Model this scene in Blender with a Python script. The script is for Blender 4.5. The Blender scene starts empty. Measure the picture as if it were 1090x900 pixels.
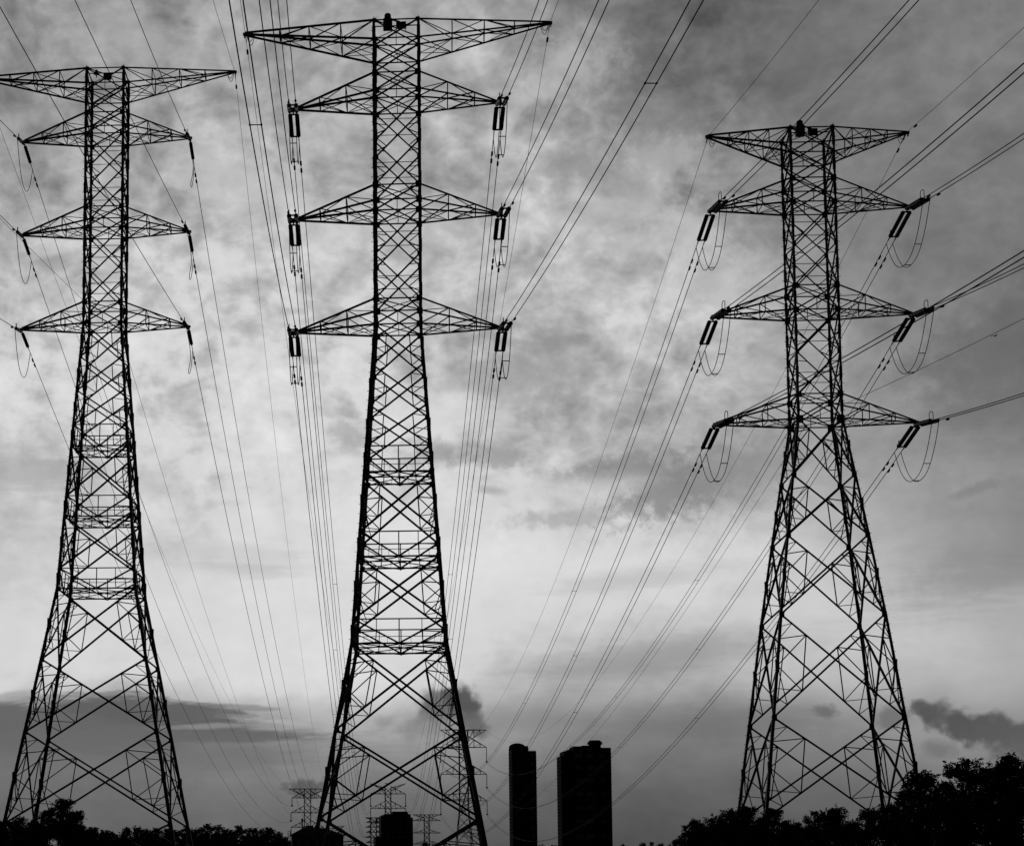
import bpy, math, random
from math import sin, cos, pi, radians, atan2, asin, sqrt
from mathutils import Vector, Matrix

# ------------------------------------------------------------------ camera, world, sun, exposure
S = bpy.context.scene
COL = S.collection
S.render.engine = 'CYCLES'
S.cycles.use_denoising = False
S.cycles.max_bounces = 3
S.view_settings.view_transform = 'Standard'
S.view_settings.look = 'None'
S.view_settings.exposure = 0.0
S.view_settings.gamma = 1.0
S.view_settings.use_curve_mapping = False

PITCH, ROLL, FPX, CX, CY = 0.11225, 0.002239, 2100.07, 274.013, 693.159   # a long lens, frame taken from the upper right of its image circle
cam = bpy.data.cameras.new('camera')
cam.sensor_fit = 'HORIZONTAL'; cam.sensor_width = 36.0
cam.lens = FPX / 1090 * 36
cam.shift_x = (545 - CX) / 1090
cam.shift_y = (CY - 450) / 1090
cam.clip_start = 0.5; cam.clip_end = 20000
co = bpy.data.objects.new('camera', cam); COL.objects.link(co)
co.matrix_world = Matrix.Rotation(pi/2 + PITCH, 4, 'X') @ Matrix.Rotation(ROLL, 4, 'Z')
S.camera = co

def ray(px, py):
    u, v = px - CX, py - CY
    c, s = cos(-ROLL), sin(-ROLL)
    u, v = u*c - v*s, u*s + v*c
    zc, x = -v/FPX, u/FPX
    c, s = cos(PITCH), sin(PITCH)
    Y, Z = c - zc*s, s + zc*c
    return Vector((x/Y, 1.0, Z/Y))
def azel(px, py):
    d = ray(px, py).normalized()
    return math.degrees(atan2(d.x, d.y)), math.degrees(asin(d.z))

SUN_AZ, SUN_EL = radians(2.0), radians(9.0)       # low behind the clouds, beyond the pylons
W = bpy.data.worlds.new('World'); S.world = W; W.use_nodes = True
NT = W.node_tree; NT.nodes.clear()
def nd(t, **k):
    n = NT.nodes.new(t)
    for a, b in k.items(): setattr(n, a, b)
    return n
def lk(a, b): NT.links.new(a, b)
def mth(op, a, b=None, clamp=False):
    n = nd('ShaderNodeMath', operation=op, use_clamp=clamp)
    for i, x in enumerate((a, b)):
        if x is None: continue
        if isinstance(x, (int, float)): n.inputs[i].default_value = x
        else: lk(x, n.inputs[i])
    return n.outputs[0]
def mrange(x, a, b, c, d, kind='SMOOTHSTEP'):
    n = nd('ShaderNodeMapRange', interpolation_type=kind)
    for i, q in enumerate((x, a, b, c, d)):
        if isinstance(q, (int, float)): n.inputs[i].default_value = q
        else: lk(q, n.inputs[i])
    return n.outputs[0]
tc = nd('ShaderNodeTexCoord')
sep = nd('ShaderNodeSeparateXYZ'); lk(tc.outputs['Generated'], sep.inputs[0])
AZ = mth('MULTIPLY', mth('ARCTAN2', sep.outputs[0], sep.outputs[1]), 180/pi)
EL = mth('MULTIPLY', mth('ARCSINE', sep.outputs[2]), 180/pi)
cb = nd('ShaderNodeCombineXYZ'); lk(AZ, cb.inputs[0]); lk(EL, cb.inputs[1])
PV = cb.outputs[0]                                  # azimuth, elevation in degrees
def noise(vec, scale, detail, rough, sx=1, sy=1, rot=0, off=0, dist=0.0):
    m = nd('ShaderNodeMapping'); lk(vec, m.inputs[0])
    m.inputs['Scale'].default_value = (sx, sy, 1); m.inputs['Rotation'].default_value = (0, 0, radians(rot)); m.inputs['Location'].default_value = (off, off*.7, off*.3)
    n = nd('ShaderNodeTexNoise'); lk(m.outputs[0], n.inputs['Vector'])
    n.inputs['Scale'].default_value = scale; n.inputs['Detail'].default_value = detail; n.inputs['Roughness'].default_value = rough; n.inputs['Distortion'].default_value = dist
    return n
# warp the sky coordinate so that cloud edges wander
wn = noise(PV, .33, 2.0, .5, off=11)
vs = nd('ShaderNodeVectorMath', operation='SUBTRACT'); lk(wn.outputs['Color'], vs.inputs[0]); vs.inputs[1].default_value = (.5, .5, .5)
vm = nd('ShaderNodeVectorMath', operation='MULTIPLY'); lk(vs.outputs[0], vm.inputs[0]); vm.inputs[1].default_value = (2.6, 1.5, 0)
va = nd('ShaderNodeVectorMath', operation='ADD'); lk(PV, va.inputs[0]); lk(vm.outputs[0], va.inputs[1])
PW = va.outputs[0]
sw = nd('ShaderNodeSeparateXYZ'); lk(PW, sw.inputs[0])
# broad brightness of the overcast: elevation rows of azimuth ramps
GRID = [
 (900, [94, 95, 95, 95, 90, 86, 82, 80, 82, 86, 88, 84]),
 (840, [106, 108, 110, 118, 122, 112, 98, 92, 96, 108, 112, 104]),
 (778, [120, 120, 124, 152, 180, 162, 136, 124, 128, 142, 150, 142]),
 (715, [212, 214, 218, 230, 228, 210, 184, 164, 178, 192, 184, 170]),
 (655, [210, 216, 220, 230, 232, 226, 212, 204, 200, 206, 186, 168]),
 (600, [200, 214, 214, 226, 234, 238, 234, 228, 212, 190, 158, 134]),
 (510, [180, 200, 220, 226, 222, 212, 196, 170, 156, 164, 142, 132]),
 (405, [208, 210, 222, 220, 210, 184, 170, 178, 186, 154, 126, 104]),
 (300, [176, 186, 202, 198, 190, 174, 180, 186, 178, 132, 118, 112]),
 (200, [160, 168, 184, 168, 166, 170, 178, 164, 156, 116, 120, 116]),
 (100, [138, 160, 166, 158, 158, 170, 176, 116, 106, 110, 122, 124]),
 (0,   [134, 150, 154, 150, 158, 162, 148, 108, 98, 106, 124, 130])]
A0, A1 = azel(-5, 500)[0], azel(1100, 500)[0]
fac = mrange(sw.outputs[0], A0, A1, 0, 1, 'LINEAR')
cur = None; pel = None
for py, vals in GRID:
    r = nd('ShaderNodeValToRGB'); lk(fac, r.inputs[0]); r.color_ramp.interpolation = 'B_SPLINE'
    e = r.color_ramp.elements
    while len(e) < len(vals): e.new(.5)
    for i, v in enumerate(vals):
        e[i].position = i/(len(vals)-1); g = v/255; e[i].color = (g, g, g, 1)
    el = azel(545, py)[1]
    if cur is None: cur = r.outputs[0]
    else:
        t = mrange(sw.outputs[1], pel, el, 0, 1, 'SMOOTHSTEP' if py in (715,) else 'LINEAR')
        mx = nd('ShaderNodeMix', data_type='RGBA'); lk(t, mx.inputs[0]); lk(cur, mx.inputs[6]); lk(r.outputs[0], mx.inputs[7]); cur = mx.outputs[2]
    pel = el
bw = nd('ShaderNodeRGBToBW'); lk(cur, bw.inputs[0]); LUM = bw.outputs[0]
# billows and streaks of the cloud sheet, calmer towards the horizon glow
n1 = noise(PW, .55, 5, .56, sx=1, sy=1.3, rot=-14, off=3).outputs[0]
n2 = noise(PV, 1.2, 5, .52, sx=.95, sy=1.15, rot=24, off=7).outputs[0]
n3 = noise(PV, .35, 5, .55, sx=.5, sy=2.6, rot=-3, off=19).outputs[0]
calm = mrange(AZ, azel(740, 300)[0], azel(880, 300)[0], 1.0, .5)      # the right-hand sheet is smoother
up = mth('MULTIPLY', mrange(EL, 7.0, 15.0, .25, 1.0), calm)
d1 = mth('MULTIPLY', mth('MULTIPLY', mth('SUBTRACT', n1, .5), .74), up)
d2 = mth('MULTIPLY', mth('MULTIPLY', mth('SUBTRACT', n2, .5), .46), up)
d3 = mth('MULTIPLY', mth('MULTIPLY', mth('SUBTRACT', n3, .5), .16), mrange(EL, 2.5, 12.0, 1.0, .2))
n4 = noise(PV, 3.1, 4, .55, sx=.8, sy=1.25, rot=20, off=53).outputs[0]
d4 = mth('MULTIPLY', mth('MULTIPLY', mth('SUBTRACT', n4, .5), .16), up)
n5 = noise(PW, .8, 3, .5, sx=.85, sy=1.25, rot=-28, off=71).outputs[0]
bil = mth('SUBTRACT', .07, mth('ABSOLUTE', mth('SUBTRACT', n5, .5)))          # billows: bright rims, dark hollows
d5 = mth('MULTIPLY', mth('MULTIPLY', bil, .6), up)
DET = mth('ADD', mth('ADD', mth('ADD', mth('ADD', d1, d2), d3), d4), d5)
LUM = mth('MULTIPLY', LUM, mth('ADD', DET, 1.0))
LUM = mth('SUBTRACT', LUM, mth('MULTIPLY', mth('MAXIMUM', mth('SUBTRACT', LUM, .83), 0), .6))      # thin cloud never burns out
# single darker clouds: (px, py, half-width px, half-height px, tilt deg, edge softness, darkness to srgb, opacity)
edge = noise(PV, 2.6, 6, .62, off=31).outputs[0]
edge2 = noise(PV, 1.5, 7, .64, sx=.42, sy=2.6, off=43).outputs[0]
edge3 = noise(PV, 1.9, 3, .5, off=91).outputs[0]
def cloud(px, py, w, h, tilt, soft, val, op, wob=.9, en=None):
    global LUM
    a, e = azel(px, py)
    m = nd('ShaderNodeMapping', vector_type='TEXTURE'); lk(PV, m.inputs[0])
    m.inputs['Location'].default_value = (a, e, 0); m.inputs['Rotation'].default_value = (0, 0, radians(tilt)); m.inputs['Scale'].default_value = (w*.0273, h*.0273, 1)
    l = nd('ShaderNodeVectorMath', operation='LENGTH'); lk(m.outputs[0], l.inputs[0])
    q = mth('ADD', l.outputs['Value'], mth('MULTIPLY', mth('SUBTRACT', en or edge, .5), wob*2))
    k = mrange(q, 1-soft, 1+soft, op, 0)
    mx = nd('ShaderNodeMix', data_type='FLOAT'); lk(k, mx.inputs[0]); lk(LUM, mx.inputs[2]); mx.inputs[3].default_value = val/255
    LUM = mx.outputs[0]
CLOUDS = [
 (20, 774, 215, 26, 0, .2, 98, .95, .6, 2), (160, 756, 108, 15, -5, .25, 94, .95, .95, 2), (232, 783, 92, 8, 1, .35, 96, .9, .9, 2), (120, 798, 240, 22, 0, .7, 106, .7, .6, 2), (60, 742, 60, 5, 4, .5, 128, .7, 1.4, 2), (255, 752, 34, 3, -4, .6, 130, .7, 1.6, 2),
 (228, 772, 45, 2.2, 2, .9, 146, .7, 1.8, 2), (15, 740, 28, 5, 8, .5, 150, .6, .8, 2),
 (465, 748, 21, 15, 12, .55, 92, .85, 1.3, 3), (492, 748, 18, 16, -20, .45, 80, .95, 1.2, 3), (502, 764, 15, 13, -35, .5, 82, .95, 1.0, 3), (511, 777, 9, 9, -40, .6, 86, .9, .9, 3), (446, 772, 30, 12, 0, .9, 126, .6, 1.6, 3),
 (326, 838, 17, 9, 0, .5, 86, .85, 1.6, 1),
 (990, 757, 20, 8, -28, .5, 86, .92, 1.2, 3), (1018, 768, 28, 13, -20, .5, 82, .95, 1.2, 3), (1052, 776, 32, 15, -12, .5, 84, .95, 1.2, 3), (1085, 790, 38, 16, -10, .7, 90, .9, 1.2, 3), (950, 764, 16, 10, 15, .6, 108, .85, 1.2, 3), (877, 757, 10, 6, 0, .7, 100, .8, 1.6, 1), (1000, 797, 14, 8, 0, .7, 108, .7, 1.0, 1), (870, 800, 60, 20, 0, .8, 118, .5, 1.0, 1),
 (372, 462, 22, 10, -12, .8, 156, .6, 1.2, 1), (470, 482, 28, 11, -8, .8, 142, .7, 1.3, 1), (535, 486, 26, 11, 0, .6, 150, .7, 1.3, 1), (525, 522, 14, 4, -6, .7, 158, .7, 1.2, 1),
 (655, 500, 55, 14, 8, .6, 132, .75, 1.3, 1), (720, 520, 60, 24, 20, .6, 126, .75, 1.3, 1), (610, 550, 55, 9, 3, .7, 166, .7, 1.4, 1), (560, 395, 55, 26, 10, .8, 150, .6, 1.4, 1), (790, 500, 50, 34, 10, .7, 142, .6, 1.3, 1),
 (620, 170, 40, 16, 20, .8, 140, .5, 1.5, 1), (655, 190, 50, 12, -30, .8, 142, .55, 1.5, 1), (700, 135, 40, 30, 0, .8, 118, .6, 1.4, 1),
 (25, 500, 70, 22, 0, .8, 158, .6, 1.2, 2), (160, 515, 40, 14, -20, .9, 172, .4, 1.2, 1), (240, 590, 80, 12, -6, .9, 182, .4, 1.2, 2), (255, 605, 45, 7, -4, .9, 178, .4, 1.2, 2),
 (680, 615, 70, 10, 6, .8, 176, .5, 1.0, 2), (700, 700, 130, 18, 8, .8, 140, .6, .8, 2), (760, 770, 90, 16, 0, .8, 110, .6, .8, 2), (560, 770, 100, 14, 0, .8, 128, .5, .8, 2),
 (1040, 520, 22, 5, 15, .8, 118, .5, 1.2, 1), (1020, 620, 80, 26, 12, .9, 136, .6, 1.2, 2), (1060, 380, 60, 40, 10, .9, 104, .7, 1.3, 1), (1060, 430, 60, 20, 8, .9, 112, .6, 1.2, 2),
]
for c in CLOUDS: cloud(*c[:8], wob=c[8], en={1: edge, 2: edge2, 3: edge3}[c[9]])
LIGHTS = [(715, 165, 34, 20, 0, .8, 178, .7, 1.4, 1), (610, 70, 40, 26, 0, .9, 188, .6, 1.4, 1), (660, 225, 60, 22, 0, .9, 186, .55, 1.4, 1), (730, 250, 40, 24, 0, .9, 196, .6, 1.4, 1), (760, 300, 45, 26, 0, .9, 200, .55, 1.4, 1),
 (240, 190, 60, 26, -25, .9, 196, .6, 1.3, 1), (150, 40, 70, 22, -20, .9, 172, .5, 1.3, 1), (330, 225, 50, 20, -35, .9, 200, .5, 1.3, 1), (490, 440, 60, 16, -6, .9, 216, .7, 1.2, 1), (600, 520, 70, 10, 4, .9, 210, .6, 1.2, 1), (880, 655, 90, 40, 0, 1.0, 205, .5, .8, 1), (285, 766, 40, 2.5, -7, .9, 190, .45, 1.2, 2)]
for c in LIGHTS: cloud(*c[:8], wob=c[8], en=edge if c[9] == 1 else edge2)
# behind the viewer the evening sky is already dim
back = mrange(mth('ABSOLUTE', mth('SUBTRACT', AZ, 5.0)), 35, 100, 1.0, .33)
zen = mrange(EL, 26, 60, 1.0, .62)
LUM = mth('MULTIPLY', mth('MULTIPLY', LUM, back), zen)
LIN = mth('POWER', mth('MAXIMUM', LUM, .001), 2.2)
sky = nd('ShaderNodeTexSky'); sky.sky_type = 'NISHITA'; sky.sun_disc = False; sky.sun_elevation = SUN_EL; sky.sun_rotation = SUN_AZ
sb = nd('ShaderNodeRGBToBW'); lk(sky.outputs[0], sb.inputs[0])
# thin breaks let a little of the clear sky through; the sheet itself scatters the rest
STR = .1
tot = mth('ADD', mth('MULTIPLY', LIN, .97/STR), mth('MULTIPLY', mth('MINIMUM', sb.outputs[0], 4.0), .02))
bg = nd('ShaderNodeBackground'); lk(tot, bg.inputs[0]); bg.inputs[1].default_value = STR
wo = nd('ShaderNodeOutputWorld'); lk(bg.outputs[0], wo.inputs[0])

sl = bpy.data.lights.new('sun', 'SUN'); sl.energy = .5; sl.angle = radians(14); sl.color = (1, .985, .965)
so = bpy.data.objects.new('sun', sl); COL.objects.link(so)
sd = Vector((sin(SUN_AZ)*cos(SUN_EL), cos(SUN_AZ)*cos(SUN_EL), sin(SUN_EL)))
so.rotation_euler = sd.to_track_quat('Z', 'Y').to_euler(); so.location = (0, 0, 150)

# ------------------------------------------------------------------ helpers
def mat(name, lo, hi, scale, rough=.8, metal=0.0):
    m = bpy.data.materials.new(name); m.use_nodes = True
    t = m.node_tree; b = t.nodes['Principled BSDF']
    b.inputs['Roughness'].default_value = rough; b.inputs['Metallic'].default_value = metal
    b.inputs['Specular IOR Level'].default_value = .05
    c = t.nodes.new('ShaderNodeTexCoord'); n = t.nodes.new('ShaderNodeTexNoise'); r = t.nodes.new('ShaderNodeValToRGB')
    n.inputs['Scale'].default_value = scale; n.inputs['Detail'].default_value = 5
    r.color_ramp.elements[0].position = .3; r.color_ramp.elements[1].position = .7
    r.color_ramp.elements[0].color = (lo, lo, lo, 1); r.color_ramp.elements[1].color = (hi, hi, hi, 1)
    t.links.new(c.outputs['Object'], n.inputs['Vector']); t.links.new(n.outputs[0], r.inputs[0]); t.links.new(r.outputs[0], b.inputs['Base Color'])
    return m
M_STEEL = mat('weathered_steel', .022, .05, 1.4, .7)
M_CABLE = mat('aluminium_cable', .006, .011, 3, 1.0)
M_GLAZE = mat('dark_glazed_porcelain', .015, .03, 6, .45)
M_LAMP = mat('painted_lamp_housing', .02, .04, 5, .6)
M_CONC = mat('grey_concrete', .05, .09, .3, .9)
M_GLASS = mat('window_glass', .02, .035, .4, .25)
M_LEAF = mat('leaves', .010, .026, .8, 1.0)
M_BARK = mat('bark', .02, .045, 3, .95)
M_SOIL = mat('soil_and_grass', .014, .030, .08, 1.0)
M_BIRD = mat('bird_feathers', .02, .03, 20, .8)

class MB:
    def __init__(s): s.v = []; s.f = []
    def add(s, vs, fs):
        o = len(s.v); s.v += [tuple(x) for x in vs]; s.f += [tuple(o+i for i in f) for f in fs]
    def prism(s, a, b, prof, up=None):
        a, b = Vector(a), Vector(b); d = (b-a)
        if d.length < 1e-6: return
        d.normalize()
        up = Vector(up) if up is not None else (Vector((0, 0, 1)) if abs(d.z) < .95 else Vector((0, 1, 0)))
        x = up.cross(d)
        if x.length < 1e-4: x = Vector((1, 0, 0)).cross(d)
        x.normalize(); y = d.cross(x); n = len(prof)
        vs = [a + x*p + y*q for p, q in prof] + [b + x*p + y*q for p, q in prof]
        fs = [(i, (i+1) % n, n+(i+1) % n, n+i) for i in range(n)] + [tuple(range(n))[::-1], tuple(range(n, 2*n))]
        s.add(vs, fs)
    def angle(s, a, b, w, up=None):                  # a rolled steel angle section
        t = w*.16; h = w*.5
        s.prism(a, b, [(-h, -h), (h, -h), (h, -h+t), (-h+t, -h+t), (-h+t, h), (-h, h)], up)
    def bar(s, a, b, w, h=None, up=None):
        h = w if h is None else h
        s.prism(a, b, [(-w/2, -h/2), (w/2, -h/2), (w/2, h/2), (-w/2, h/2)], up)
    def rod(s, a, b, r, n=6): s.prism(a, b, [(r*cos(2*pi*i/n), r*sin(2*pi*i/n)) for i in range(n)])
    def box(s, c, sx, sy, sz, R=None):
        vs = []
        for z in (-.5, .5):
            for x, y in ((-.5, -.5), (.5, -.5), (.5, .5), (-.5, .5)):
                p = Vector((x*sx, y*sy, z*sz)); p = R @ p if R else p
                vs.append(Vector(c)+p)
        s.add(vs, [(0, 3, 2, 1), (4, 5, 6, 7), (0, 1, 5, 4), (1, 2, 6, 5), (2, 3, 7, 6), (3, 0, 4, 7)])
    def tube(s, pts, r, n=6):
        pts = [Vector(p) for p in pts]; vs = []
        for i, p in enumerate(pts):
            d = (pts[min(i+1, len(pts)-1)] - pts[max(i-1, 0)]).normalized()
            up = Vector((0, 0, 1)) if abs(d.z) < .9 else Vector((0, 1, 0))
            x = up.cross(d).normalized(); y = d.cross(x)
            vs += [p + x*(r*cos(2*pi*k/n)) + y*(r*sin(2*pi*k/n)) for k in range(n)]
        fs = []
        for i in range(len(pts)-1):
            for k in range(n): fs.append((i*n+k, i*n+(k+1) % n, (i+1)*n+(k+1) % n, (i+1)*n+k))
        fs += [tuple(range(n))[::-1], tuple((len(pts)-1)*n+k for k in range(n))]
        s.add(vs, fs)
    def lathe(s, prof, n=12, M=None):                # prof of (r, z) around local z
        vs = []
        for r, z in prof:
            for k in range(n):
                p = Vector((r*cos(2*pi*k/n), r*sin(2*pi*k/n), z)); vs.append(M @ p if M else p)
        fs = []
        for i in range(len(prof)-1):
            for k in range(n): fs.append((i*n+k, i*n+(k+1) % n, (i+1)*n+(k+1) % n, (i+1)*n+k))
        fs += [tuple(range(n))[::-1], tuple((len(prof)-1)*n+k for k in range(n))]
        s.add(vs, fs)
    def mesh(s, name, m, smooth=False):
        me = bpy.data.meshes.new(name); me.from_pydata(s.v, [], s.f); me.update()
        me.materials.append(m)
        if smooth: me.polygons.foreach_set('use_smooth', [True]*len(me.polygons))
        return me
    def build(s, name, m, parent=None, smooth=False, loc=None):
        return link(name, s.mesh(name, m, smooth), parent, loc)
def link(name, me, parent=None, loc=None):
    o = bpy.data.objects.new(name, me); COL.objects.link(o)
    if loc is not None: o.location = loc
    if parent is not None: o.parent = parent
    return o
def tag(o, label=None, cat=None, group=None, kind=None):
    if label: o['label'] = label
    if cat: o['category'] = cat
    if group: o['group'] = group
    if kind: o['kind'] = kind
    return o
def thing(name, label, cat, loc=(0, 0, 0), rz=0, group=None):
    o = bpy.data.objects.new(name, None); COL.objects.link(o); o.location = loc; o.rotation_euler = (0, 0, rz); o.empty_display_size = .5
    return tag(o, label, cat, group)
def lerp(a, b, t): return Vector(a)*(1-t) + Vector(b)*t
def interp(tab, z):
    if z >= tab[0][0]: return tab[0][1]
    for (z0, w0), (z1, w1) in zip(tab, tab[1:]):
        if z >= z1: return w1 + (w0-w1)*(z-z1)/(z0-z1)
    (z0, w0), (z1, w1) = tab[-2:]
    return w1 + (w1-w0)*(z-z1)/(z1-z0)

# ------------------------------------------------------------------ ground
def ground_z(x, y):
    g = lambda cx, cy, r: math.exp(-((x-cx)**2 + (y-cy)**2)/r**2)
    q = lambda cx, cy, rx, ry: math.exp(-(((x-cx)/rx)**2 + ((y-cy)/ry)**2)**2)
    z = -13 + max(11.2*g(0, 0, 48), 9.5*g(-17, 206, 27), 12.6*q(52, 120, 33, 95), 12.4*q(-22, 125, 25, 75))
    far = min(max((y-500)/330, 0), 1); far = far*far*(3-2*far)
    side = min(max((60-x)/85, 0), 1)
    z += 21*far*side*side*(3-2*side)*math.exp(-max(y-900, 0)**2/700**2)*math.exp(-max(-x-400, 0)**2/400**2)
    z += .35*sin(x*.11+1)*cos(y*.09) + .2*sin(x*.31)*sin(y*.27+2)
    return z
def build_ground():
    xs = [-9000, -4000, -1800] + [-900 + 50*i for i in range(12)] + [-320 + 8*i for i in range(70)] + [240 + 60*i for i in range(12)] + [1100, 2200, 4500, 9000]
    ys = [-3000, -1000, -400, -150] + [-80 + 8*i for i in range(48)] + [310 + 40*i for i in range(38)] + [2000, 3000, 5000, 9000, 15000]
    vs = [(x, y, ground_z(x, y)) for y in ys for x in xs]; nx = len(xs)
    fs = [(j*nx+i, j*nx+i+1, (j+1)*nx+i+1, (j+1)*nx+i) for j in range(len(ys)-1) for i in range(nx-1)]
    b = MB(); b.v = vs; b.f = fs
    tag(b.build('ground', M_SOIL, smooth=True), kind='structure')
build_ground()

# ------------------------------------------------------------------ lattice pylons
Z12 = dict(T=76.29, T1=73.9, A0=71.4, A=69.04, B0=61.0, B=58.67, C0=50.6, C=48.27)
Z3 = dict(T=70.37, T1=67.95, A0=65.45, A=63.12, B0=55.04, B=52.70, C0=44.62, C=42.26)
S12 = dict(T=13.8, A=9.0, B=8.97, C=8.95); S3 = dict(T=9.4, A=9.24, B=9.24, C=9.33)
W12 = [(100, 2.0), (48.27, 2.0), (19.67, 4.05), (-13, 9.83)]
W3 = [(100, 2.0), (42.26, 2.0), (33.57, 3.30), (23.55, 4.66), (14.07, 5.80), (-6, 8.3)]
P12 = [(76.3, 73.9, 'p'), (73.9, 71.4, 'x'), (71.4, 69.04, 'p'), (69.04, 65.02, 's'), (65.02, 61.0, 's'), (61.0, 58.67, 'p'), (58.67, 54.63, 's'), (54.63, 50.6, 's'), (50.6, 48.27, 'p'),
       (48.27, 44.57, 'm'), (44.57, 40.87, 'm'), (40.87, 37.16, 'm'), (37.16, 34.85, 'V'), (34.85, 29.5, 'L'), (29.5, 27.3, 'V'), (27.3, 21.8, 'L'), (21.8, 19.67, 'V'),
       (19.67, 12.2, 'L'), (12.2, 4.7, 'L'), (4.7, -4.6, 'L'), (-4.6, -13, 'L')]
P3 = [(70.37, 67.95, 'p'), (67.95, 65.45, 'x'), (65.45, 63.12, 'p'), (63.12, 59.08, 's'), (59.08, 55.04, 's'), (55.04, 52.7, 'p'), (52.7, 48.66, 's'), (48.66, 44.62, 's'), (44.62, 42.26, 'p'),
      (42.26, 36.77, 'L'), (36.77, 31.0, 'L'), (31.0, 23.55, 'L'), (23.55, 14.07, 'L'), (14.07, 5.0, 'L'), (5.0, -1.5, 'L')]
TW = {1: dict(X=-.0795802*205.228, Y=205.228, yaw=-.068418, dz=9.556, name='left'),
      2: dict(X=.072844*171.7234, Y=171.7234, yaw=-.0932406, dz=0, name='centre'),
      3: dict(X=.2882345*182.0005, Y=182.0005, yaw=-.058517, dz=0, name='right')}

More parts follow.
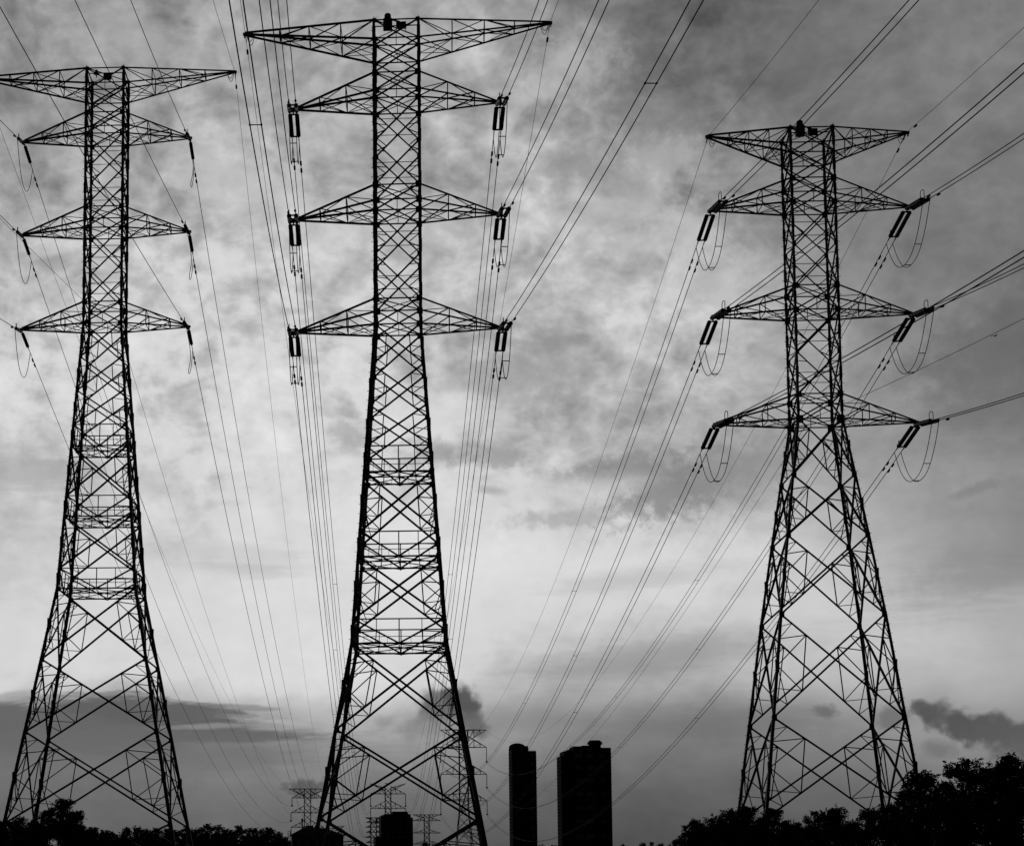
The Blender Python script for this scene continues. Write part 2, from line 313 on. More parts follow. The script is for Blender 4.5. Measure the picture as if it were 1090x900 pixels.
def pylon(t, label):
    T = TW[t]; three = t == 3
    Z, SP, WT, PN = (Z3, S3, W3, P3) if three else (Z12, S12, W12, P12)
    w = lambda z: interp(WT, z)
    o = thing('transmission_tower', label, 'pylon', (T['X'], T['Y'], T['dz']), T['yaw'], 'lattice pylons in the foreground')
    legw = lambda z: (.20 + .11*max(0, min(1, (45-z)/50))) if three else (.25 + .11*max(0, min(1, (48-z)/55)))
    kinks = sorted(set([p[0] for p in PN] + [PN[-1][1]]), reverse=True)
    # legs, with their node plates and step bolts
    for sx, sy in ((-1, -1), (1, -1), (1, 1), (-1, 1)):
        b = MB()
        for z0, z1 in zip(kinks, kinks[1:]):
            a = Vector((sx*w(z0), sy*w(z0), z0)); c = Vector((sx*w(z1), sy*w(z1), z1)); lw = legw((z0+z1)/2)
            h = lw*.5; tk = lw*.2
            pr = [(-h, -h), (h, -h), (h, -h+tk), (-h+tk, -h+tk), (-h+tk, h), (-h, h)]
            # turn the angle so that its heel points outwards
            q = [(p*sx*-1 if True else p, r*sy*-1) for p, r in pr]
            q = q if sx*sy > 0 else q[::-1]
            d = (c-a).normalized(); n = len(q)
            vs = [a + Vector((-p, -r, 0)) for p, r in [( -x, -y) for x, y in q]] + [c + Vector((-p, -r, 0)) for p, r in [(-x, -y) for x, y in q]]
            b.add(vs, [(i, (i+1) % n, n+(i+1) % n, n+i) for i in range(n)] + [tuple(range(n)), tuple(range(n, 2*n))[::-1]])
            kind = [p[2] for p in PN if p[0] == z0]
            g = .62 if z0 in (Z['A'], Z['B'], Z['C'], Z['A0'], Z['B0'], Z['C0']) else .44
            if any(k in 'LV' for k in kind): g *= 1.25
            b.box(a + Vector((-sx*g*.14, -sy*.012, -.05)), g*.85, .05, g*.95)
            b.box(a + Vector((-sx*.012, -sy*g*.14, .05)), .05, g*.85, g*.95)
            if z0 > 0: b.box(lerp(a, c, .5), lw*1.25, lw*1.25, 1.1)      # splice of the leg angles
        if (sx, sy) in ((-1, 1), (1, -1), (-1, -1)) and (three or (sx, sy) != (1, -1)):
            z = Z['T'] - 1
            while z > PN[-1][1] + 3:
                p = Vector((sx*w(z), sy*w(z), z)); b.bar(p, p + Vector((sx*.30, sy*.02, 0)), .035)
                z -= .85
        b.build('leg', M_STEEL, o)
        zb = PN[-1][1]; f = MB(); f.lathe([(.9, -3.2), (.9, -.1), (.55, .25), (.5, .3)], 10, Matrix.Translation((sx*w(zb), sy*w(zb), zb)))
        f.build('footing', M_CONC, o)
    # the four braced faces
    def corner(f, s, z):
        k = w(z)
        return {0: (s*k, -k, z), 1: (s*k, k, z), 2: (-k, s*k, z), 3: (k, s*k, z)}[f]
    nrm = {0: (0, -1, 0), 1: (0, 1, 0), 2: (-1, 0, 0), 3: (1, 0, 0)}
    for f in range(4):
        b = MB(); N = Vector(nrm[f])
        big = .185 if not three else .175; mid = .13 if not three else .125; fine = .074
        hor = set()
        def H(z, wd):
            if round(z, 2) in hor: return
            hor.add(round(z, 2)); b.angle(corner(f, -1, z), corner(f, 1, z), wd, N)
        for z0, z1, k in PN:
            TL, TR, BL, BR = (Vector(corner(f, s, z)) for s, z in ((-1, z0), (1, z0), (-1, z1), (1, z1)))
            w0, w1 = w(z0), w(z1); tC = w0/(w0+w1); Cc = lerp(TL, BR, tC)
            dw = big if k == 'L' and z0 < 40 else (.15 if k in 'mL' else mid)
            if k == 'V':
                BM, TM = (BL+BR)/2, (TL+TR)/2
                b.angle(TL, BM, mid*1.15, N); b.angle(TR, BM, mid*1.15, N)
                H(z0, .115); H(z1, .15); b.bar(TM, BM, .095)
                for a, e, c in ((TL, BL, -1), (TR, BR, 1)):
                    m = lerp(a, BM, .5); bq = lerp(e, BM, .5); tq = lerp(a, TM, .5)
                    b.bar(m, bq, fine*1.1); b.bar(m, tq, fine*.9); b.bar(m, lerp(a, e, .55), fine*1.1); b.bar(lerp(a, e, .55), bq, fine)
                # box girder of the walkway level below
                b.bar(lerp(BL, TL, .28) + N*-.06, lerp(BR, TR, .28) + N*-.06, .05)
                for q in range(1, 8): b.bar(lerp(BL, BR, q/8), lerp(lerp(BL, TL, .28), lerp(BR, TR, .28), q/8) - N*.06, .03)
                continue
            b.angle(TL, BR, dw, N); b.angle(TR + N*-.03, BL + N*-.03, dw, N)
            b.box(Cc, *( (.2, .05, .2) if f < 2 else (.05, .2, .2)))
            if k == 'p':
                H(z0, mid); H(z1, mid); b.bar(Cc, (BL+BR)/2, .065)
            elif k == 's':
                zc = Cc.z; H(zc, .065)
                for a, e in ((TL, BL), (TR, BR)):
                    m = lerp(e, Cc, .5); b.bar(m, lerp(a, e, .54), fine); b.bar(m, lerp(a, e, .86), fine)
                    m2 = lerp(a, Cc, .5); b.bar(m2, lerp(a, e, .22), fine*.8)
            elif k == 'm':
                for a, e in ((TL, BL), (TR, BR)):
                    m = lerp(e, Cc, .5); m2 = lerp(a, Cc, .5); b.bar(m2, m, fine*1.2)
                    b.bar(m, lerp(a, e, .52), fine); b.bar(m, lerp(a, e, .88), fine); b.bar(m2, lerp(a, e, .30), fine*.8)
            elif k == 'L':
                for a, e in ((TL, BL), (TR, BR)):
                    u = lerp(a, Cc, .46); l = lerp(e, Cc, .46); q = lerp(e, Cc, .22); v = lerp(a, Cc, .2)
                    b.bar(u, l, fine*1.3); b.bar(u, lerp(a, e, .24), fine*1.2); b.bar(u, lerp(a, e, .5), fine*1.2)
                    b.bar(l, lerp(a, e, .5), fine*1.2); b.bar(q, lerp(a, e, .5), fine); b.bar(q, lerp(a, e, .8), fine); 
                    b.bar(l, lerp(a, e, .72), fine*.9)
                    if z0 - z1 > 6.5: b.bar(v, lerp(a, e, .12), fine*.9); b.bar(v, lerp(a, e, .24), fine*.9)
        b.build('face_bracing', M_STEEL, o)
    # plan bracing across the body
    for z in [Z['T'], Z['T1'], Z['A0'], Z['A'], Z['B0'], Z['B'], Z['C0'], Z['C']] + ([] if three else [34.85, 27.3, 19.67]):
        b = MB(); k = w(z)
        b.angle((-k, -k, z+.03), (k, k, z+.03), .08); b.angle((k, -k, z-.03), (-k, k, z-.03), .08)
        if not three and z < 40:
            for p, q in (((0, -k), (k, 0)), ((k, 0), (0, k)), ((0, k), (-k, 0)), ((-k, 0), (0, -k))): b.angle((*p, z-.09), (*q, z-.09), .09)
            b.bar((-k, 0, z+.12), (k, 0, z+.12), .07); b.bar((0, -k, z-.18), (0, k, z-.18), .07)
        b.build('plan_bracing', M_STEEL, o)
    # crossarms
    for lv, ztop, zbot in (('T', Z['T'], Z['T1']), ('A', Z['A0'], Z['A']), ('B', Z['B0'], Z['B']), ('C', Z['C0'], Z['C'])):
        for s in (-1, 1):
            b = MB(); kt, kb = w(ztop), w(zbot); h = SP[lv]
            zt = ztop if lv == 'T' else zbot
            tipn = Vector((s*h, 0, zt)); e = .16
            ends = {}
            for y in (-1, 1):
                a = Vector((s*kt, y*kt, ztop)); c = Vector((s*kb, y*kb, zbot))
                ta = tipn + Vector((0, y*e, .06)); tb = tipn + Vector((0, y*e, -.06))
                cw = .16 if not three else .15
                b.angle(a, ta, cw, (0, y, 0)); b.angle(c, tb, cw, (0, y, 0))
                fr = (.27, .5, .745) if lv == 'T' else (.29, .635)
                top = [lerp(ta, a, q) for q in fr] + [a]; bot = [lerp(tb, c, q) for q in fr] + [c]
                ends[y] = (top, bot)
                for p, q in zip(top[:-1], bot[:-1]): b.angle(p, q, .1, (0, y, 0))
                for i in range(len(fr)):
                    b.angle(top[i+1], bot[i], .09, (0, y, 0)) if lv == 'T' else b.angle(top[i], bot[i+1], .09, (0, y, 0))
            for row in (0, 1):
                A, Bq = ends[-1][row], ends[1][row]
                for i in range(len(A)-1):
                    b.bar(A[i], Bq[i], .06)
                    b.bar(A[i] if i % 2 else Bq[i], Bq[i+1] if i % 2 else A[i+1], .06)
                    if row == 1: b.bar(Bq[i] if i % 2 else A[i], A[i+1] if i % 2 else Bq[i+1], .055)
                if row == 1:
                    m0 = (A[-1]+Bq[-1])/2
                    b.bar(A[-2], m0, .05); b.bar(Bq[-2], m0, .05)
            ca = b.build('crossarm', M_STEEL, o)
            p = MB(); ext = (.45 if s < 0 else .3) if t == 2 and lv != 'T' else .08
            p.box(tipn + Vector((s*ext*.5-.12*s, 0, -.02)), .5+ext, .30, .22); p.box(tipn + Vector((s*ext, 0, -.2)), .09, .22, .34)
            if lv == 'T':
                for yy in (-.1, .1): p.tube([tipn + Vector((-s*.1 + .75*s*q*-1, yy + (.5*sin(q*pi) if yy > 0 else -.2*sin(q*pi)), -.1 - .75*sin(q*pi))) for q in [i/8 for i in range(9)]], .03, 5)
            p.build('tip_plate', M_STEEL, ca)
    # aircraft warning light with its cabinet on the top of the body
    zt = Z['T']; 
    if t != 1:
        wl = MB(); wl.lathe([(.26, .0), (.30, .05), (.30, .42), (.22, .52), (.1, .56)], 12, Matrix.Translation((-.78, -.6, zt+.62)))
        wl.rod((-.78, -.6, zt-.1), (-.78, -.6, zt+.64), .12, 8); lamp = wl.build('warning_light', M_LAMP, o)
        c = MB(); c.box((-.78, -.6, zt+.12), .82, .6, .95); c.box((-.78, -.6, zt+.62), .66, .5, .12); c.build('battery_box', M_LAMP, lamp)
        c = MB(); c.box((.42, -.6, zt+.02), .9, .1, .8, Matrix.Rotation(radians(-18), 3, 'X')); c.build('solar_panel', M_GLASS, lamp)
        c = MB(); c.bar((-.5, -.6, zt+.6), (.3, -.55, zt+.38), .12); c.bar((0.0, -.6, zt-.7), (0.0, -.6, zt+.3), .06); c.bar((.85, -.6, zt-.7), (.85, -.6, zt+.3), .06); c.bar((-2, -.62, zt-.02), (2, -.62, zt-.02), .08); c.build('mounting_frame', M_STEEL, lamp)
    else:
        wl = MB(); wl.lathe([(.34, .0), (.3, .08), (.16, .34), (.1, .46), (.05, .5)], 10, Matrix.Translation((-1.15, -.6, zt-.12))); wl.rod((-1.15, -.6, zt-.5), (-1.15, -.6, zt), .06)
        lamp = wl.build('warning_light', M_LAMP, o)
        c = MB(); c.box((.05, -.6, zt-.42), .88, .12, .8, Matrix.Rotation(radians(-12), 3, 'X')); c.build('solar_panel', M_GLASS, lamp)
        c = MB(); c.bar((-.35, -.6, zt-.8), (-.35, -.6, zt), .06); c.bar((.45, -.6, zt-.8), (.45, -.6, zt), .06); c.bar((-2, -.62, zt-.03), (2, -.62, zt-.03), .08); c.build('mounting_frame', M_STEEL, lamp)
    return o
pylon(1, 'leftmost tall lattice steel pylon, its base behind the left bush')
pylon(2, 'tallest lattice steel pylon in the middle, seen straight along its axis')
pylon(3, 'rightmost tall lattice steel pylon rising behind the dark trees')

# ------------------------------------------------------------------ lines
WIRES={
 ('away',1,'T',-1):((12.01,750.00,32.23),12.70),
 ('away',1,'T',1):((26.30,750.00,32.26),13.77),
 ('away',1,'A',-1):((13.23,750.00,25.58),17.16),
 ('away',1,'A',1):((24.94,750.00,25.61),16.45),
 ('away',1,'B',-1):((12.86,750.00,19.87),18.26),
 ('away',1,'B',1):((25.30,750.00,19.90),18.16),
 ('away',1,'C',-1):((12.90,750.00,14.48),16.43),
 ('away',1,'C',1):((25.37,750.00,14.51),16.54),
 ('away',2,'T',-1):((45.73,800.00,36.36),19.68),
 ('away',2,'T',1):((60.18,800.00,36.39),11.27),
 ('away',2,'A',-1):((45.92,800.00,27.25),23.92),
 ('away',2,'A',1):((60.07,800.00,27.28),22.63),
 ('away',2,'B',-1):((45.88,800.00,21.94),25.62),
 ('away',2,'B',1):((60.10,800.00,21.98),23.17),
 ('away',2,'C',-1):((45.84,800.00,16.27),27.33),
 ('away',2,'C',1):((60.13,800.00,16.30),24.55),
 ('away',3,'T',-1):((74.35,800.00,58.41),24.04),
 ('away',3,'T',1):((93.07,800.00,58.46),24.35),
 ('away',3,'A',-1):((74.35,800.00,45.17),24.32),
 ('away',3,'A',1):((93.04,800.00,45.21),22.85),
 ('away',3,'B',-1):((74.36,800.00,34.71),23.84),
 ('away',3,'B',1):((93.05,800.00,34.75),23.24),
 ('away',3,'C',-1):((74.34,800.00,23.90),21.03),
 ('away',3,'C',1):((93.06,800.00,23.94),22.49),
 ('front',1,'T',-1):((-54.96,-180.00,91.62),18.17),
 ('front',1,'T',1):((-27.36,-180.00,91.63),18.17),
 ('front',1,'A',-1):((-52.66,-180.00,82.82),19.72),
 ('front',1,'A',1):((-32.29,-180.00,85.18),17.43),
 ('front',1,'B',-1):((-49.82,-180.00,76.40),17.09),
 ('front',1,'B',1):((-44.72,-180.00,75.20),8.57),
 ('front',1,'C',-1):((-50.81,-180.00,65.83),18.44),
 ('front',1,'C',1):((-45.30,-180.00,64.70),8.32),
 ('front',2,'T',-1):((-12.31,-120.00,63.74),6.57),
 ('front',2,'T',1):((14.76,-120.00,62.79),7.50),
 ('front',2,'A',-1):((-7.63,-120.00,58.57),14.40),
 ('front',2,'A',1):((7.93,-120.00,58.51),14.45),
 ('front',2,'B',-1):((-9.87,-120.00,53.25),10.67),
 ('front',2,'B',1):((15.24,-120.00,52.01),8.89),
 ('front',2,'C',-1):((-10.77,-120.00,45.66),10.13),
 ('front',2,'C',1):((17.90,-120.00,43.02),7.03),
 ('front',3,'T',-1):((31.85,-180.00,65.81),12.04),
 ('front',3,'T',1):((47.86,-180.00,67.30),10.70),
 ('front',3,'A',-1):((35.15,-180.00,59.55),11.84),
 ('front',3,'A',1):((49.82,-180.00,59.86),13.99),
 ('front',3,'B',-1):((39.65,-180.00,47.63),10.23),
 ('front',3,'B',1):((48.71,-180.00,51.69),14.59),
 ('front',3,'C',-1):((45.53,-180.00,34.95),8.30),
 ('front',3,'C',1):((48.67,-180.00,43.38),14.39),
}

def tip(t, lv, s):
    T = TW[t]; z = (Z3 if t == 3 else Z12)[lv] + T['dz']; h = (S3 if t == 3 else S12)[lv]
    if lv == 'T' and t == 3: h = 9.33
    if lv != 'T':
        z -= .3
        if t == 2: h += .4 if s < 0 else .25
    return Vector((T['X'] + s*h*cos(T['yaw']), T['Y'] + s*h*sin(T['yaw']), z))
class Span:
    def __init__(q, a, b, sag):
        q.a, q.b, q.sag = Vector(a), Vector(b), sag
        d = q.b - q.a; q.len = Vector((d.x, d.y, 0)).length; q.side = Vector((d.y, -d.x, 0)).normalized()
        if q.side.x < 0: q.side = -q.side
        q.slope = sqrt(1 + ((d.z - 4*sag)/q.len)**2)
    def at(q, m, off=0.0):                           # point m metres of wire from the tower end
        t = m/(q.len*q.slope) if m < 20 else (20/q.slope + (m-20))/q.len
        p = q.a + (q.b-q.a)*t; p.z -= 4*q.sag*t*(1-t)
        return p + q.side*off
    def t_end(q): return 20 + q.len - 20/q.slope
    def line(q, m0, m1, off, n=70, k=1.6):
        return [q.at(m0 + (m1-m0)*(i/n)**k, off) for i in range(n+1)]
ARM = dict(T='topmost', A='upper', B='middle', C='lower'); SIDE = {-1: 'left', 1: 'right'}
TWIN = .31
DISC = {}
def disc_string(L, r=.195):
    key = (round(L, 2), r)
    if key not in DISC:
        n = max(8, int(L/.17)); prof = [(.03, 0)]
        for i in range(n):
            z = L*(i+.1)/n; st = L/n
            prof += [(.13, z), (r, z+st*.22), (r, z+st*.6), (.135, z+st*.8)]
        prof += [(.03, L)]
        b = MB(); b.lathe(prof, 12); DISC[key] = b.mesh('insulator', M_GLAZE)
    return DISC[key]
def frame(p, q):
    z = (q-p).normalized(); M = z.to_track_quat('Z', 'Y').to_matrix().to_4x4(); M.translation = p
    return M
def damper(par, p, d):
    b = MB(); d = d.normalized(); c = p - Vector((0, 0, .13))
    b.bar(p, c, .05); b.rod(c - d*.25, c + d*.25, .025, 5)
    for s in (-1, 1): b.rod(c + d*(s*.05), c + d*(s*.30), .10, 8)
    b.build('damper', M_STEEL, par)
LINS = {1: (.45, 3.5), 2: (.45, 3.85), 3: (.55, 5.3)}
ends = {}
def conductor_set(kind, t, lv, s):
    b, sag = WIRES[(kind, t, lv, s)]
    sp = Span(tip(t, lv, s), b, sag); nm = TW[t]['name']
    way = 'running away behind' if kind == 'away' else 'coming forward from'
    i0, i1 = LINS[t]
    where = '%s pylon\'s %s %s arm tip' % (nm, ARM[lv], SIDE[s])
    if lv == 'T':
        e = thing('earth_wire', 'thin earth wire %s the %s' % (way, where), 'wire', sp.a, 0, 'earth wires of the pylons')
        w = MB(); w.tube([p - sp.a for p in sp.line(.15, sp.t_end(), 0)], .021, 5); w.build('wire', M_CABLE, e)
        for m in ((2.6,) if kind == 'away' and t < 3 else ((3.0,) if (t, s) == (3, 1) else ())):
            damper(e, sp.at(m) - sp.a, sp.at(m+.2) - sp.at(m))
        if kind == 'away':
            c = MB(); c.bar(sp.at(.05) - sp.a, sp.at(1.2) - sp.a, .08); c.build('clamp', M_STEEL, e)
        return
    offs = (-TWIN, TWIN) if t != 1 else (0,)
    # insulators
    ins = thing('insulator_string', '%s insulator %s %s' % ('twin' if t != 1 else 'single', 'trailing behind' if kind == 'away' else 'pointing forward from', where), 'insulator', sp.a, 0, 'insulators on the pylon arms')
    L = i1 - i0
    for of in offs:
        p, q = sp.at(i0, of), sp.at(i1, of)
        g = link('insulator', disc_string(L, .185 if t == 1 else .2), ins); g.matrix_local = frame(p - sp.a, q - sp.a)
    y = MB(); y.bar(Vector((0, 0, .1)), sp.at(i0-.02) - sp.a, .1)
    if t != 1: y.bar(sp.at(i0-.06, -TWIN-.1) - sp.a, sp.at(i0-.06, TWIN+.1) - sp.a, .12)
    y.build('link_plate', M_STEEL, ins)
    y = MB()
    if t != 1:
        y.bar(sp.at(i1+.08, -TWIN-.1) - sp.a, sp.at(i1+.08, TWIN+.1) - sp.a, .12)
        for of in offs: y.bar(sp.at(i1+.05, of) - sp.a, sp.at(i1+.8, of) - sp.a, .08)
    else: y.bar(sp.at(i1-.05) - sp.a, sp.at(i1+.6) - sp.a, .08)
    y.build('yoke_plate', M_STEEL, ins)
    if kind == 'front' or t == 3:
        hn = MB(); u = (sp.at(i1) - sp.at(i1-.5)).normalized(); hh, ww = ((.85, 1.15) if kind == 'front' else (.5, .3)) if t == 3 else (.55, .28)
        base = sp.at(i1 - .35, -TWIN if t != 1 else 0) - sp.a
        pts = [base, base + Vector((0, 0, hh*.7))]
        for k in range(7):
            an = pi - pi*k/6; pts.append(base + u*(ww*.5 + ww*.5*cos(an)) + Vector((0, 0, hh*.7 + hh*.3*sin(an))))
        pts += [base + u*ww + Vector((0, 0, hh*.7)), base + u*ww]
        hn.tube(pts, .035, 5); hn.build('arcing_horn', M_STEEL, ins)
    # the conductor itself
    m0 = i1 + .4
    cd = thing('conductor', '%s conductor %s the %s' % ('twin' if t != 1 else 'single', way, where), 'wire', sp.at(m0), 0, 'conductors of the pylons')
    o0 = sp.at(m0)
    for j, of in enumerate(offs):
        w = MB(); w.tube([p - o0 for p in sp.line(m0, sp.t_end(), of)], .038 if t == 3 else .034, 6); w.build('wire', M_CABLE, cd)
        if kind == 'away':
            base = {1: 6.6, 2: 7.7, 3: 9.4}[t] + j*.5
            for m in (base, base + (1.5 if t == 3 else 1.25)): damper(cd, sp.at(m, of) - o0, sp.at(m+.2, of) - sp.at(m, of))
        else: damper(cd, sp.at(i1 + 2.1 + j*.9, of) - o0, sp.at(i1+2.3, of) - sp.at(i1+2.1, of))
    if t != 1:
        rnd = random.Random(hash((t, ord(lv), s, len(kind))) & 0xffff)
        mlist = {('away', 3): [122.8, 212, 297, 385, 470, 550], ('away', 2): [128.2, 195, 265, 345, 430], ('front', 3): [175], ('front', 2): [70.6, 150] if lv == 'C' else [150]}[(kind, t)]
        for m in mlist:
            if m > 71 and (t, lv, s, m) != (3, 'C', -1, 122.8): m += rnd.uniform(-1, 1)*(3 if m < 130 else 9)
            if m > sp.t_end(): continue
            b = MB(); p, q = sp.at(m, -TWIN) - o0, sp.at(m, TWIN) - o0; b.rod(p, q, .03); 
            dd = (sp.at(m+.3) - sp.at(m)).normalized()
            for e in (p, q): b.rod(e - dd*.09, e + dd*.09, .06, 6)
            b.build('spacer', M_STEEL, cd)
    ends[(kind, t, lv, s)] = [sp.at(i1 + (1.5 if kind == 'away' else .5), of) for of in offs]
for key in WIRES: conductor_set(*key)
# jumper loops under the arms
for t in (1, 2, 3):
    for lv in 'ABC':
        for s in (-1, 1):
            A, B = ends[('away', t, lv, s)], ends[('front', t, lv, s)]
            sag = {1: 3.9, 2: 3.3, 3: 4.1}[t]
            j = thing('jumper_loop', '%s slack jumper loop hanging below the %s pylon\'s %s %s arm tip' % ('twin' if t != 1 else 'single', TW[t]['name'], ARM[lv], SIDE[s]), 'cable', A[0], 0, 'jumper loops under the pylon arms')
            mids = []
            for a, b in zip(A, B):
                pts = []
                for i in range(33):
                    q = i/32; p = a.lerp(b, q)
                    p.z -= sag*(1 - abs(2*q-1)**2.3)
                    if t == 1 and s > 0: p.x += .55*math.exp(-((q-.8)/.2)**2)
                    pts.append(p - A[0])
                m = MB(); m.tube(pts, .034, 6); m.build('cable', M_CABLE, j); mids.append(pts)
            if len(mids) == 2:
                for q in (24, 15):
                    m = MB(); m.rod(mids[0][q], mids[1][q], .04); m.build('spacer', M_STEEL, j)
# fibre cables anchored on the bodies
def cable(a, b, sag, label):
    sp = Span(a, b, sag); e = thing('fibre_cable', label, 'wire', sp.a, 0, 'fibre cables anchored on the pylon bodies')
    w = MB(); w.tube([p - sp.a for p in sp.line(0, sp.t_end(), 0)], .02, 5); w.build('wire', M_CABLE, e)
    c = MB(); c.bar((0, 0, 0), sp.at(1.0) - sp.a, .1); c.build('clamp', M_STEEL, e)
cable((-14.71, 203.2, 57.43), (16.87, 748.0, 19.46), 12.37, 'thin fibre cable running away from the body of the left pylon below its lower arm')
cable((-18.4, 203.4, 60.18), (-72.23, -180.0, 64.59), 8.21, 'thin fibre cable coming forward past the lower left arm of the left pylon')
cable((51.27, 181.0, 41.85), (84.0, 798.0, 24.0), 15.0, 'thin fibre cable running away from the body of the right pylon')
cable((52.03, 180.5, 42.49), (63.94, -180.0, 42.61), 8.55, 'thin fibre cable coming forward from the right pylon\'s body, above the bird')

# ------------------------------------------------------------------ pylons of the next spans, far off
def far_pylon(label, x, y, arms, bw, splay, zsplay, arm_h, up=0.0, th=.22):
    zb = ground_z(x, y) - .5; o = thing('transmission_tower', label, 'pylon', (x, y, 0), 0, 'distant lattice pylons')
    zt = arms[0][0] - (up if up > 0 else 0)
    w = lambda z: bw if z >= zsplay else bw + (splay-bw)*(zsplay-z)/(zsplay-zb)
    for sx, sy in ((-1, -1), (1, -1), (1, 1), (-1, 1)):
        b = MB()
        for z0, z1 in ((zt, zsplay), (zsplay, zb)): b.angle((sx*w(z0), sy*w(z0), z0), (sx*w(z1), sy*w(z1), z1), th*1.25)
        b.build('leg', M_STEEL, o)
    zs = [zt]
    while zs[-1] > zb + 2: zs.append(max(zb, zs[-1] - 2.0*w(zs[-1] - w(zs[-1]))))
    for f in range(4):
        b = MB(); g = lambda s, z: {0: (s*w(z), -w(z), z), 1: (s*w(z), w(z), z), 2: (-w(z), s*w(z), z), 3: (w(z), s*w(z), z)}[f]
        for z0, z1 in zip(zs, zs[1:]): b.bar(g(-1, z0), g(1, z1), th*.7); b.bar(g(1, z0), g(-1, z1), th*.7)
        for ar in arms: b.bar(g(-1, ar[0]), g(1, ar[0]), th*.8)
        b.build('face_bracing', M_STEEL, o)
    for i, ar in enumerate(arms):
        for s in (-1, 1):
            za = ar[0]; h = ar[1] if s > 0 or len(ar) < 3 else ar[2]
            b = MB(); tipz = za; k = w(za)
            root_lo, root_hi = (za - arm_h, za) if i == 0 and up <= 0 else ((za - up - arm_h*.4, za - up) if i == 0 else (za, za + arm_h))
            for yy in (-1, 1):
                a, c, t = Vector((s*k, yy*k, root_hi)), Vector((s*k, yy*k, root_lo)), Vector((s*h, yy*.1, tipz))
                b.bar(a, t, th); b.bar(c, t, th)
                for q in (.33, .66): b.bar(lerp(a, t, q), lerp(c, t, q), th*.6)
                b.bar(lerp(a, t, .33), c, th*.6); b.bar(lerp(a, t, .66), lerp(c, t, .33), th*.6)
            b.build('crossarm', M_STEEL, o)
    return o
def E(t, lv, s): return Vector(WIRES[('away', t, lv, s)][0])
def far_for(t, label, armz, bw, splay, zsplay, arm_h, up=0.0):
    xs = [E(t, lv, s).x for lv in 'TABC' for s in (-1, 1)]; x = sum(xs)/8; y = E(t, 'T', 1).y
    arms = [(armz[i], E(t, lv, 1).x - x, x - E(t, lv, -1).x) for i, lv in enumerate('TABC')]
    far_pylon(label, x, y, arms, bw, splay, zsplay, arm_h, up)
    for i, lv in enumerate('ABC'):
        for s in (-1, 1):
            e = E(t, lv, s); top = Vector((e.x, y, armz[i+1] - .15))
            ins = thing('insulator_string', 'far insulator hanging at the %s %s arm tip of the pylon %s' % (ARM[lv], SIDE[s], {1: 'behind the low hall', 2: 'behind the stepped block', 3: 'beside the tower block'}[t]), 'insulator', top, 0, 'insulators of the distant pylons')
            L = (top - e).length - .5
            g = link('insulator', disc_string(L, .15), ins); g.matrix_local = frame(Vector((0, 0, 0)), (e - top))
            y_ = MB(); y_.box((e - top) * ((L+.25)/(top-e).length), .8, .3, .5); y_.build('clamp', M_STEEL, ins)
far_for(1, 'distant pylon behind the low hall, with a dark cloud above it', [32.2, 28.8, 23.2, 17.7], 1.2, 3.0, 14, 2.6)
far_for(2, 'distant pylon behind the small stepped block, its top arms tilted up', [36.6, 32.4, 26.5, 20.6], 1.15, 3.2, 16, 3.0, 1.8)
far_for(3, 'distant pylon beside the left tower block, half hidden by a leg of the centre pylon', [58.4, 51.3, 40.4, 29.7], 1.75, 5.6, 27, 4.6)
far_pylon('faint distant pylon with short flat arms right of the small stepped block', 81.4, 950, [(28.6, 6.8), (25.7, 6.8), (19.8, 6.8), (14.5, 6.8)], 1.2, 2.6, 10, 1.6, th=.22)
far_pylon('slender distant mast crowded with short arms left of the small stepped block', 41.2, 700, [(20.0, 2.9), (18.3, 2.6), (16.6, 2.9), (14.8, 2.6), (13.0, 2.9), (11.2, 2.6)], .95, 1.3, 8, .7, th=.2)
far_pylon('tiny faint pylon top above the right end of the low hall', 52.1, 1250, [(30.4, 3.1), (27.5, 3.1), (23, 3.1)], .9, 2, 15, 1.5, th=.2)

# ------------------------------------------------------------------ buildings
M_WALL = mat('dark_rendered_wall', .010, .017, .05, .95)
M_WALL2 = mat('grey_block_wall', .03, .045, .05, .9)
M_PANE = mat('dull_window_pane', .07, .12, .3, .5)
def Zp(py, D): return (ray(600, py)*D).z
def Xp(px, D): return (ray(px, 850)*D).x
def slab_building(name, label, D, cols, depth, floor, wins, roofs, base=-14):
    x0 = Xp(cols[0][0], D); x1 = Xp(cols[-1][1], D)
    o = thing(name, label, 'building', ((x0+x1)/2, D, base), 0)
    cx = (x0+x1)/2
    for i, (pa, pb, pt, dy) in enumerate(cols):
        b = MB(); a, c = Xp(pa, D) - cx, Xp(pb, D) - cx; h = Zp(pt, D) - base
        b.box(((a+c)/2, dy + depth/2, h/2), c-a, depth, h); 
        b.box(((a+c)/2, dy + depth/2, h+.25), (c-a)*.98, depth*.96, .5)
        b.build('wall', M_WALL, o)
        if floor:
            s = MB(); n = int(h/floor)
            for k in range(1, n): s.box(((a+c)/2, dy + depth/2, k*floor), c-a+.5, depth+.5, .5)
            s.build('floor_slabs', M_WALL, o)
    for (px, py, wpx, hpx, dy) in wins:
        f = MB(); x = Xp(px, D) - cx; z = Zp(py, D) - base; ww, hh = wpx*D/FPX, hpx*D/FPX
        for sx in (-1, 1): f.box((x + sx*ww/2, dy - .55, z), .3, .35, hh+.3)
        for sz in (-1, 1): f.box((x, dy - .55, z + sz*hh/2), ww-.32, .34, .3)
        f.box((x, dy - .5, z), .2, .2, hh-.32)
        w = f.build('window', M_WALL2, o)
        p = MB(); p.box((x, dy - .46, z), ww-.3, .06, hh-.3); p.build('pane', M_PANE, w)
    for fn in roofs: fn(o, cx, base)
    return o
